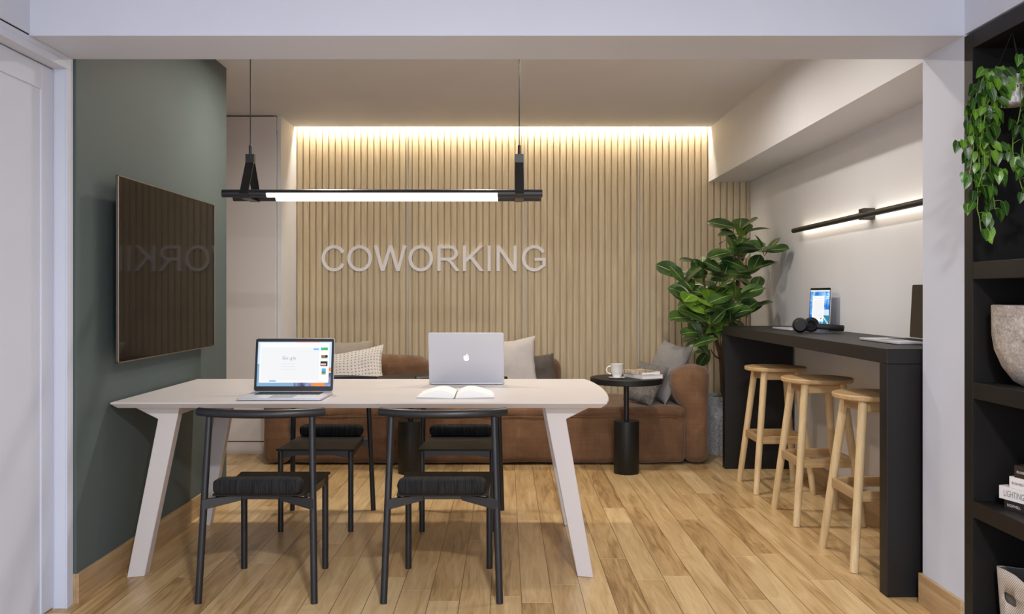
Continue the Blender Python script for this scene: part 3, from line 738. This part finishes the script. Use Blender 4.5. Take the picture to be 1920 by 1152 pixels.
make_laptop('silver laptop seen from behind with a glowing fruit logo, on the meeting table', (-.199, 4.43, .7505), PI, None, .376, .25, 15, .262, True)
make_laptop('open laptop with a blue screen standing behind the headphones on the bar table', (1.925, 5.42, .9875), -PI/2, screen_blue, .355, .235, 3, .248)
make_laptop('open laptop with a dark screen at the near end of the bar table', (1.925, 3.985, .9875), -PI/2, None, .42, .245, 3, .252)

# headphones
hp = thing('headphones', 'black over-ear headphones lying on the bar table', 'headphones', (1.70, 5.03, .9875))
ax = Vector((.32, 1, 0)).normalized(); pr = Vector((1, -.36, 0)).normalized()
for s in (-1, 1):
    c0 = ax*(.062*s)+Vector((.0, 0, .043))+Vector((.045 if s > 0 else -.02, 0, 0))
    R_ = Matrix.Translation(c0) @ Vector((0, 0, 1)).rotation_difference(ax*s).to_matrix().to_4x4()
    cupm = MB().lathe([(0, .026), (.030, .026), (.036, .020), (.040, .008), (.041, 0), (.0405, -.004)], n=32, mat=R_)
    cu_ = obj('ear_cup', cupm, 'matt_black', hp, 40)
    obj('cushion', MB().lathe([(.0405, -.004), (.043, -.010), (.042, -.020), (.034, -.026), (.022, -.024), (.018, -.010), (0, -.008)], n=32, mat=R_), 'rubber_black', cu_, 60)
bp = []
for i in range(19):
    a_ = PI*i/18; bp.append(ax*(-.070*math.cos(a_)*(1.0))+Vector((.02, 0, 0))+pr*(.165*math.sin(a_)**.8)+Vector((.028-.045*math.cos(a_)*-.6, 0, .036-.010*math.sin(a_))))
obj('headband', MB().tube(bp, .017, 12, up=(0, 0, 1), squash=.35), 'matt_black', hp, 60)

# open book on the meeting table
ob = thing('open_book', 'open blank white book on the meeting table in front of the silver laptop', 'book', (-.222, 3.925, .7505))
def pages(s):
    b = MB(); n_ = 14; prof = []
    for i in range(n_+1):
        u = i/n_; x = s*(.002+u*.160); z = .012+.026*math.sin(PI*min(1, u*1.0)**.8)*(1-u*.25)
        if u > .9: z = z*1
        prof.append((x, max(.006, z)))
    prof[0] = (prof[0][0], .010); L = [(x, 0, z) for x, z in prof]+[(s*.170, 0, .004), (s*.002, 0, .002)]
    pts = [(p[0]*(1), -.098, p[2]) for p in L]; n2 = len(pts)
    b.prism(pts, (0, .196, 0))
    for v_ in b.bm.verts:
        if v_.co.y > 0: v_.co.x *= .965
    return b
for s in (-1, 1): obj('pages', pages(s), 'paper', ob, 25, doubles=True)
obj('cover', MB().box(-.171, .171, -.10, .10, 0, .0018), 'book_white', ob, 0)
obj('ribbon', MB().tube([(0, .08, .014), (0, -.02, .0135), (.001, -.095, .0115), (0, -.104, .006), (-.006, -.112, .002)], .0014, 6), 'ink_dark', ob)

# ------------------------------------------------------------------ television
tv = thing('television', 'large black television in a thin bronze frame on the green wall', 'television', (XG, 4.233, 1.308))
XF = -1.60-XG
obj('body', MB().box(.028, XF-.012, -.50, .50, -.33, .33).box(XF-.014, XF-.004, -.598, .598, -.386, .386), 'black_metal', tv, 0, bevel=.002)
obj('screen', MB().box(XF-.004, XF-.001, -.5965, .5965, -.3835, .3835), 'tv_glass', tv, 0)
b = MB()
for q in ((-.602, -.597, -.389, .389), (.597, .602, -.389, .389), (-.602, .602, .384, .389), (-.602, .602, -.389, -.384)): b.box(XF-.010, XF+.001, q[0], q[1], q[2], q[3])
obj('frame', b, 'bronze_metal', tv, 0, bevel=.001)
obj('wall_mount', MB().box(0, .028, -.2, .2, -.15, .15), 'black_metal', tv, 0)

# ------------------------------------------------------------------ wall letters
sign = thing('wall_sign', 'pale raised capital letters reading COWORKING on the slat wall', 'sign', (0, YB, 0))
def LX(x, y): d = YB-.03; return ((590+x/4.267-CX)*d/F, HC+(HY-440-y/4.267)*d/F)
G_ = []
def O(cx): return [arc(cx, 190, 99, 105, 0, 360, 56)[:-1], arc(cx, 190, 72, 80, 0, 360, 56)[:-1]]
G_.append(('C', [arc(150, 190, 98, 105, -30, -330, 50)+arc(150, 190, 71, 80, -333, -27, 50)]))
G_.append(('O', O(357)))
G_.append(('W', [[(470,88),(499,88),(541,248),(590,88),(619,88),(664,248),(704,88),(732,88),(678,292),(650,292),(604,132),(557,292),(527,292)]]))
G_.append(('O', O(847)))
G_.append(('R', [[(980,88)]+arc(1085,148,60,60,-90,90,18)[0:]+[(1100,214),(1160,292),(1127,292),(1078,224),(1052,208),(1007,208),(1007,292),(980,292)],
                 [(1007,112)]+arc(1084,148,34,36,-90,90,14)+[(1007,184)]]))
G_.append(('K', [[(1185,88),(1212,88),(1212,188),(1316,88),(1352,88),(1262,174),(1354,292),(1320,292),(1243,193),(1212,222),(1212,292),(1185,292)]]))
G_.append(('I', [[(1383,88),(1408,88),(1408,292),(1383,292)]]))
G_.append(('N', [[(1455,88),(1483,88),(1591,247),(1591,88),(1617,88),(1617,292),(1588,292),(1481,132),(1481,292),(1455,292)]]))
gi = arc(1757, 190, 71, 80, -35, -325+0, 50)
G_.append(('G', [arc(1757, 190, 99, 105, -32, -316, 50)+[(1848,250),(1850,186),(1760,186),(1760,210),(1823,210),(1823,246)]+arc(1757, 190, 72, 80, -318, -30, 50)]))
for chh, loops in G_:
    me = outline_mesh([[LX(*p) for p in L] for L in loops], .016)
    b = MB(); b.mesh(me, Matrix.Translation((0, -.009, 0)) @ Matrix.Rotation(PI/2, 4, 'X'))
    o = obj('letter', b, 'letter_white', sign, 20); o['label'] = 'capital letter '+chh

# ------------------------------------------------------------------ pendant light
pc = Vector((-.575, 4.17, 0)); DN, DF = 4.086, 4.254
pen = thing('pendant_light', 'long black twin-tube pendant light over the meeting table', 'pendant light', (pc.x, pc.y, 1.673))
for k_, (dd, r_, xe0, xe1, a0, a1) in enumerate(((DN-pc.y, .0185, -.742, .743, -.535, .535), (DF-pc.y, .0185, -.742, .743, -.535, .535))):
    b = MB().tube([(xe0, dd, 0), (a0, dd, 0)], r_, 24).tube([(a1, dd, 0), (xe1, dd, 0)], r_, 24)
    pts = [(a0, dd+r_*math.cos(R(q)), r_*math.sin(R(q))) for q in range(4, 177, 9)]
    b.prism(pts, (a1-a0, 0, 0))
    tb = obj('tube', b, 'charcoal_metal', pen, 40, doubles=True)
    df = MB(); pts = [(a0, dd+(r_-.001)*math.cos(R(q)), (r_-.001)*math.sin(R(q))) for q in range(-180, 1, 10)]
    df.prism(pts, (a1-a0, 0, 0)); obj('diffuser', df, 'lamp_white', tb, 60, doubles=True)
for s in (-.637, .637):
    b = MB(); w_ = .02
    def band(pts, th=.0022):
        for (y0_, z0_), (y1_, z1_) in zip(pts, pts[1:]):
            d_ = Vector((0, y1_-y0_, z1_-z0_)).normalized(); n_ = Vector((0, -d_.z, d_.y))*th
            A, B_ = Vector((0, y0_, z0_)), Vector((0, y1_, z1_))
            b.hexa([A-n_+Vector((s-w_, 0, 0)), A-n_+Vector((s+w_, 0, 0)), A+n_+Vector((s+w_, 0, 0)), A+n_+Vector((s-w_, 0, 0))],
                   [B_-n_+Vector((s-w_, 0, 0)), B_-n_+Vector((s+w_, 0, 0)), B_+n_+Vector((s+w_, 0, 0)), B_+n_+Vector((s-w_, 0, 0))])
    yn, yf = DN-pc.y, DF-pc.y; rr = .0207
    band([(-.010, .195), (-.010, .155), (yn-rr, .0), (yn-rr*.7, -rr*.7), (yn, -rr), (yf, -rr), (yf+rr*.7, -rr*.7), (yf+rr, 0), (.010, .155), (.010, .195)])
    obj('strap', b, 'black_metal', pen, 20, doubles=True)
    for yy in (yn, yf): obj('sleeve', MB().tube([(s-.021, yy, 0), (s+.021, yy, 0)], .0203, 24), 'charcoal_metal', pen, 40)
    obj('hub', MB().box(s-.020, s+.020, -.010, .010, .150, .196), 'charcoal_metal', pen, 20, bevel=.004)
    obj('cable_gripper', MB().lathe([(0, .194), (.007, .194), (.007, .236), (.004, .240), (0, .240)], (s, 0, 0), 16), 'black_metal', pen)
    obj('cable', MB().tube([(s, 0, .238), (s, 0, ZC-1.673)], .0024, 8), 'black_metal', pen)

# wall lamp over the bar table
wl = thing('wall_lamp', 'slim black tubular wall lamp glowing on the wall above the bar table', 'wall lamp', (XW, 4.79, 1.634))
obj('tube', MB().tube([(-.060, -1.13, 0), (-.060, 1.13, 0)], .0165, 20), 'black_metal', wl, 40)
obj('wall_bracket', MB().box(-.062, 0, -.036, .036, -.022, .038), 'black_metal', wl, 20, bevel=.002)
emit('wall_led', (1, .86, .66, 1), 11)
obj('light_strip', MB().box(-.0435, -.0415, -1.11, -.05, -.007, .007).box(-.0435, -.0415, .05, 1.11, -.007, .007), 'wall_led', wl, 0)

# ------------------------------------------------------------------ black shelves
sh = thing('bookshelf', 'tall built-in black open shelves at the right edge', 'shelf', (XR, 3.11, 0))
S = 'shelf_black'
obj('side_panel', MB().box(0, .36, -.056, -.0005, 0, 2.113), S, sh, 0, bevel=.001)
obj('side_panel', MB().box(0, .36, -1.56, -1.504, 0, 2.113), S, sh, 0, bevel=.001)
obj('back_panel', MB().box(.361, .38, -1.56, -.0005, 0, 2.113), S, sh, 0)
obj('top_panel', MB().box(.0005, .36, -1.503, -.057, 2.058, 2.112), S, sh, 0, bevel=.001)
for z0_, z1_ in ((1.256, 1.315), (.842, .898), (.430, .486), (0, .056)): obj('shelf_board', MB().box(.0005, .36, -1.503, -.057, z0_, z1_), S, sh, 0, bevel=.001)
# concrete vase
vs = obj('concrete_bowl', MB().lathe([(0, 0), (.055, 0), (.085, .018), (.118, .065), (.14, .12), (.1475, .17), (.149, .268), (.145, .270), (.138, .268), (.136, .17), (.11, .07), (0, .03)], n=64), 'rough_concrete', loc=(1.762, 2.89, .898))
tag(vs, 'rough pale concrete bowl on the middle black shelf', 'bowl')
# books on the lower shelf
rb = -math.atan(.27)
def spine(bk, s, size, z, x, mat, sx_=1.0, h=None):
    me = textmesh(s, size); b = MB()
    # written along local -y on the spine (local x = 0 face), reading left to right when seen from the left of the shelf
    Rm = Matrix(((0, 0, -1, -.0006), (-1*sx_, 0, 0, x), (0, 1, 0, z), (0, 0, 0, 1)))
    b.mesh(me, Rm); o = obj('title', b, mat, bk, 0); o['label'] = 'printed spine title'
zz = .4865; L_ = .29
bks = [('book_dark', .030, 'dark brown book at the bottom of the shelf stack', .016, .010), ('book_white', .043, 'wide white book with a grey LIGHTING title on the lower shelf', 0, -.004),
       ('book_white', .037, 'small white book with a short black title near the top of the shelf stack', .038, .004), ('book_dark', .040, 'dark book at the very top of the stack on the lower shelf', .056, .008)]
for k_, (m, th, lb, off, dx) in enumerate(bks):
    o = thing('book', lb, 'book', (1.662-dx*0, 2.97, zz), -rb*-1, 'books stacked on the lower black shelf')
    o.rotation_euler = (0, 0, math.atan(.27)); L2 = L_-off
    c_, s_ = math.cos(math.atan(.27)), math.sin(math.atan(.27))
    o.location = (1.664+off*.27+dx*.3, 2.968-off, zz)
    obj('pages', MB().box(.003, .205, -L2+.004, -.004, .003, th-.003), 'paper', o, 0)
    obj('cover', MB().box(0, .208, -L2, 0, 0, .003).box(0, .208, -L2, 0, th-.003, th).box(0, .003, -L2, 0, .003, th-.003), m, o, 0)
    if k_ == 0: spine(o, 'ROSWELL', .0125, .009, -.012, 'ink_light'); spine(o, 'RM', .0125, .009, -.105, 'ink_light')
    if k_ == 1: spine(o, 'LIGHTING DESIGN', .030, .011, -.018, 'ink_grey', .62)
    if k_ == 2: spine(o, 'BUSINESS', .0115, .013, -.010, 'ink_dark')
    if k_ == 3: spine(o, 'RUSSELL', .0115, .015, -.010, 'ink_light')
    zz += th+.0006
# basket
bk = thing('storage_basket', 'light woven felt basket with a cut-out handle on the bottom shelf', 'basket', (1.815, 2.82, .0565))
def basket_wall(ins, z1_, hole):
    b = MB(); hx, hy, r_ = .152-ins, .205-ins, .055; per = []
    def seg(a, c, n_): return [(a[0]+(c[0]-a[0])*i/n_, a[1]+(c[1]-a[1])*i/n_) for i in range(n_)]
    ys = [hy-r_, hy-r_-.0, .125, .06, 0, -.06, -.12, -hy+r_]
    left = [(-hx, y) for y in (hy-r_, .132, .118, .072, .058, 0, -.06, -.12)]
    per = left+arc(-hx+r_, -hy+r_, r_, r_, 180, 270, 6)+seg((-hx+r_+.01, -hy), (hx-r_, -hy), 5)+arc(hx-r_, -hy+r_, r_, r_, 270, 360, 6)+seg((hx, -hy+r_+.01), (hx, hy-r_), 5)+arc(hx-r_, hy-r_, r_, r_, 0, 90, 6)+seg((hx-r_-.01, hy), (-hx+r_, hy), 5)+arc(-hx+r_, hy-r_, r_, r_, 90, 172, 6)
    zs = [0, .06, .118, .126, .146, .154, .19, z1_]; rows = []
    for z in zs:
        k = .93+.07*z/z1_; rows.append([b.bm.verts.new((x*k, y*k, z+(.012*math.sin(3*math.atan2(y, x)) if z == z1_ else 0))) for x, y in per])
    n_ = len(per)
    for i in range(len(zs)-1):
        for j in range(n_):
            if hole and i in (2, 3, 4) and j in (1, 2, 3):
                if not (i in (2, 4) and j in (1, 3)): continue
                a_, b_, c__, d_ = rows[i][j], rows[i][(j+1) % n_], rows[i+1][(j+1) % n_], rows[i+1][j]
                tri = {(2, 1): (a_, b_, d_), (2, 3): (a_, b_, c__), (4, 1): (a_, c__, d_), (4, 3): (b_, c__, d_)}[(i, j)]
                b.bm.faces.new(tri); continue
            b.bm.faces.new((rows[i][j], rows[i][(j+1) % n_], rows[i+1][(j+1) % n_], rows[i+1][j]))
    return b, rows
b, rows = basket_wall(0, .215, True); b.bm.faces.new(rows[0][::-1])
o = obj('outer_wall', b, 'woven_felt', bk, 60); sm = o.modifiers.new('thick', 'SOLIDIFY'); sm.thickness = .004
b, rows = basket_wall(.008, .213, False); b.bm.faces.new(rows[1][::-1]) if False else None
o = obj('lining', b, 'basket_lining', bk, 60)

# hanging pothos in a marble pot
hp0 = Vector((1.648, 2.865, 1.818)); ph = thing('hanging_pothos', 'trailing green plant in a white marble pot hanging in the top of the black shelves', 'plant', tuple(hp0))
obj('pot', MB().lathe([(0, 0), (.040, 0), (.046, .004), (.058, .05), (.062, .090), (.058, .090), (.054, .07), (0, .07)], n=40), 'marble', ph)
obj('soil', MB().lathe([(0, .08), (.054, .072)], n=24), 'moss', ph)
b = MB()
for k_ in range(3):
    a_ = 2*PI*k_/3+.4; b.tube([(.058*math.cos(a_), .058*math.sin(a_), .088), (0, 0, .2395)], .0009, 6)
obj('hanging_cord', b, 'black_metal', ph)
random.seed(5); vn = MB(); pf = MB(); uvl = pf.bm.loops.layers.uv.new('UVMap')
way = [
 [(1888,165,2.88),(1868,135,2.84),(1850,138,2.80),(1838,180,2.79),(1838,260,2.79),(1836,340,2.79),(1834,400,2.79),(1842,438,2.79)],
 [(1888,165,2.88),(1862,140,2.82),(1842,150,2.78),(1828,200,2.77),(1824,270,2.77),(1818,330,2.77)],
 [(1888,165,2.88),(1866,145,2.84),(1852,165,2.80),(1850,230,2.80),(1856,300,2.80),(1862,355,2.80),(1866,392,2.80)],
 [(1888,165,2.88),(1860,150,2.86),(1838,165,2.84),(1832,230,2.82),(1836,300,2.82),(1846,370,2.82),(1852,395,2.82)],
 [(1888,165,2.88),(1868,150,2.80),(1848,185,2.76),(1846,240,2.76),(1846,310,2.76),(1834,350,2.76)],
 [(1895,165,2.88),(1905,140,2.84),(1918,135,2.80),(1925,180,2.78),(1920,260,2.77),(1912,330,2.77),(1918,360,2.77)],
 [(1905,165,2.88),(1912,150,2.82),(1914,200,2.78),(1900,260,2.78),(1902,310,2.78)],
 [(1895,165,2.88),(1915,120,2.84),(1935,120,2.80),(1945,200,2.78),(1940,300,2.78)],
 [(1890,165,2.88),(1866,160,2.84),(1862,200,2.82),(1868,260,2.82),(1872,320,2.82)],
 [(1895,165,2.88),(1905,135,2.86),(1925,110,2.84),(1950,120,2.82)],
 [(1890,165,2.88),(1868,130,2.86),(1850,145,2.84),(1838,170,2.84),(1822,210,2.80),(1815,260,2.80),(1812,310,2.80)],
 [(1890,165,2.88),(1874,145,2.80),(1860,155,2.77),(1854,190,2.76),(1838,215,2.76),(1840,260,2.76)],
]
for k_, w_ in enumerate(way):
    pts = [P(*q)-hp0 for q in w_]; dense = []
    for i in range(len(pts)-1):
        p0, p1, p2, p3 = pts[max(i-1, 0)], pts[i], pts[i+1], pts[min(i+2, len(pts)-1)]
        for s in range(6):
            t_ = s/6; q = .5*((2*p1)+(p2-p0)*t_+(2*p0-5*p1+4*p2-p3)*t_*t_+(3*p1-p0-3*p2+p3)*t_**3)
            dense.append(q+noise.noise_vector(Vector((k_*3.3, len(dense)*.35, 0)))*.006)
    dense.append(pts[-1]); vn.tube(dense, .0017, 6)
    acc = 0; side = 1
    for i in range(3, len(dense)):
        acc += (dense[i]-dense[i-1]).length
        if acc > .024 or i == len(dense)-1:
            acc = 0; side = -side
            for rep in range(2 if random.random() < .55 else 1):
                a_ = random.uniform(-PI, PI); off = Vector((math.cos(a_), -abs(math.sin(a_))*.9, random.uniform(-.25, .5)))*random.uniform(.014, .036)
                bs = dense[i]+off; vn.tube([dense[i], dense[i]+off*.6+Vector((0, 0, .004)), bs], .0009, 5)
                dv = Vector((off.x*8+random.uniform(-.25, .25), off.y*4-.15, -1.0+random.uniform(-.1, .7)))
                upv = Vector((random.uniform(-.5, .5), -1, random.uniform(.1, .8)))
                L = random.uniform(.030, .048); wbs = bs+hp0
                if wbs.z+L > 2.04: continue
                leaf_into(pf, uvl, bs, dv, upv, L, L*random.uniform(.62, .78), .35, .16, 4, 6, heart=True, mi=0 if random.random() < .45 else 1)
obj('vines', vn, 'stem_green', ph, 60); obj('foliage', pf, ['pothos_leaf', 'pothos_leaf_dark'], ph, 60)

# ------------------------------------------------------------------ camera and output look
cam = bpy.data.cameras.new('camera'); co = bpy.data.objects.new('camera', cam); C.objects.link(co)
co.location = (0, 0, HC); co.rotation_euler = (PI/2, 0, 0); cam.sensor_width = 36; cam.lens = 36*F/1920
cam.shift_x = (960-CX)/1920; cam.shift_y = -(576-HY)/1920; cam.clip_start = .05; sc.camera = co
vs_ = sc.view_settings; vs_.view_transform = 'Standard'; vs_.look = 'None'; vs_.exposure = .17; vs_.gamma = 1; vs_.use_curve_mapping = False
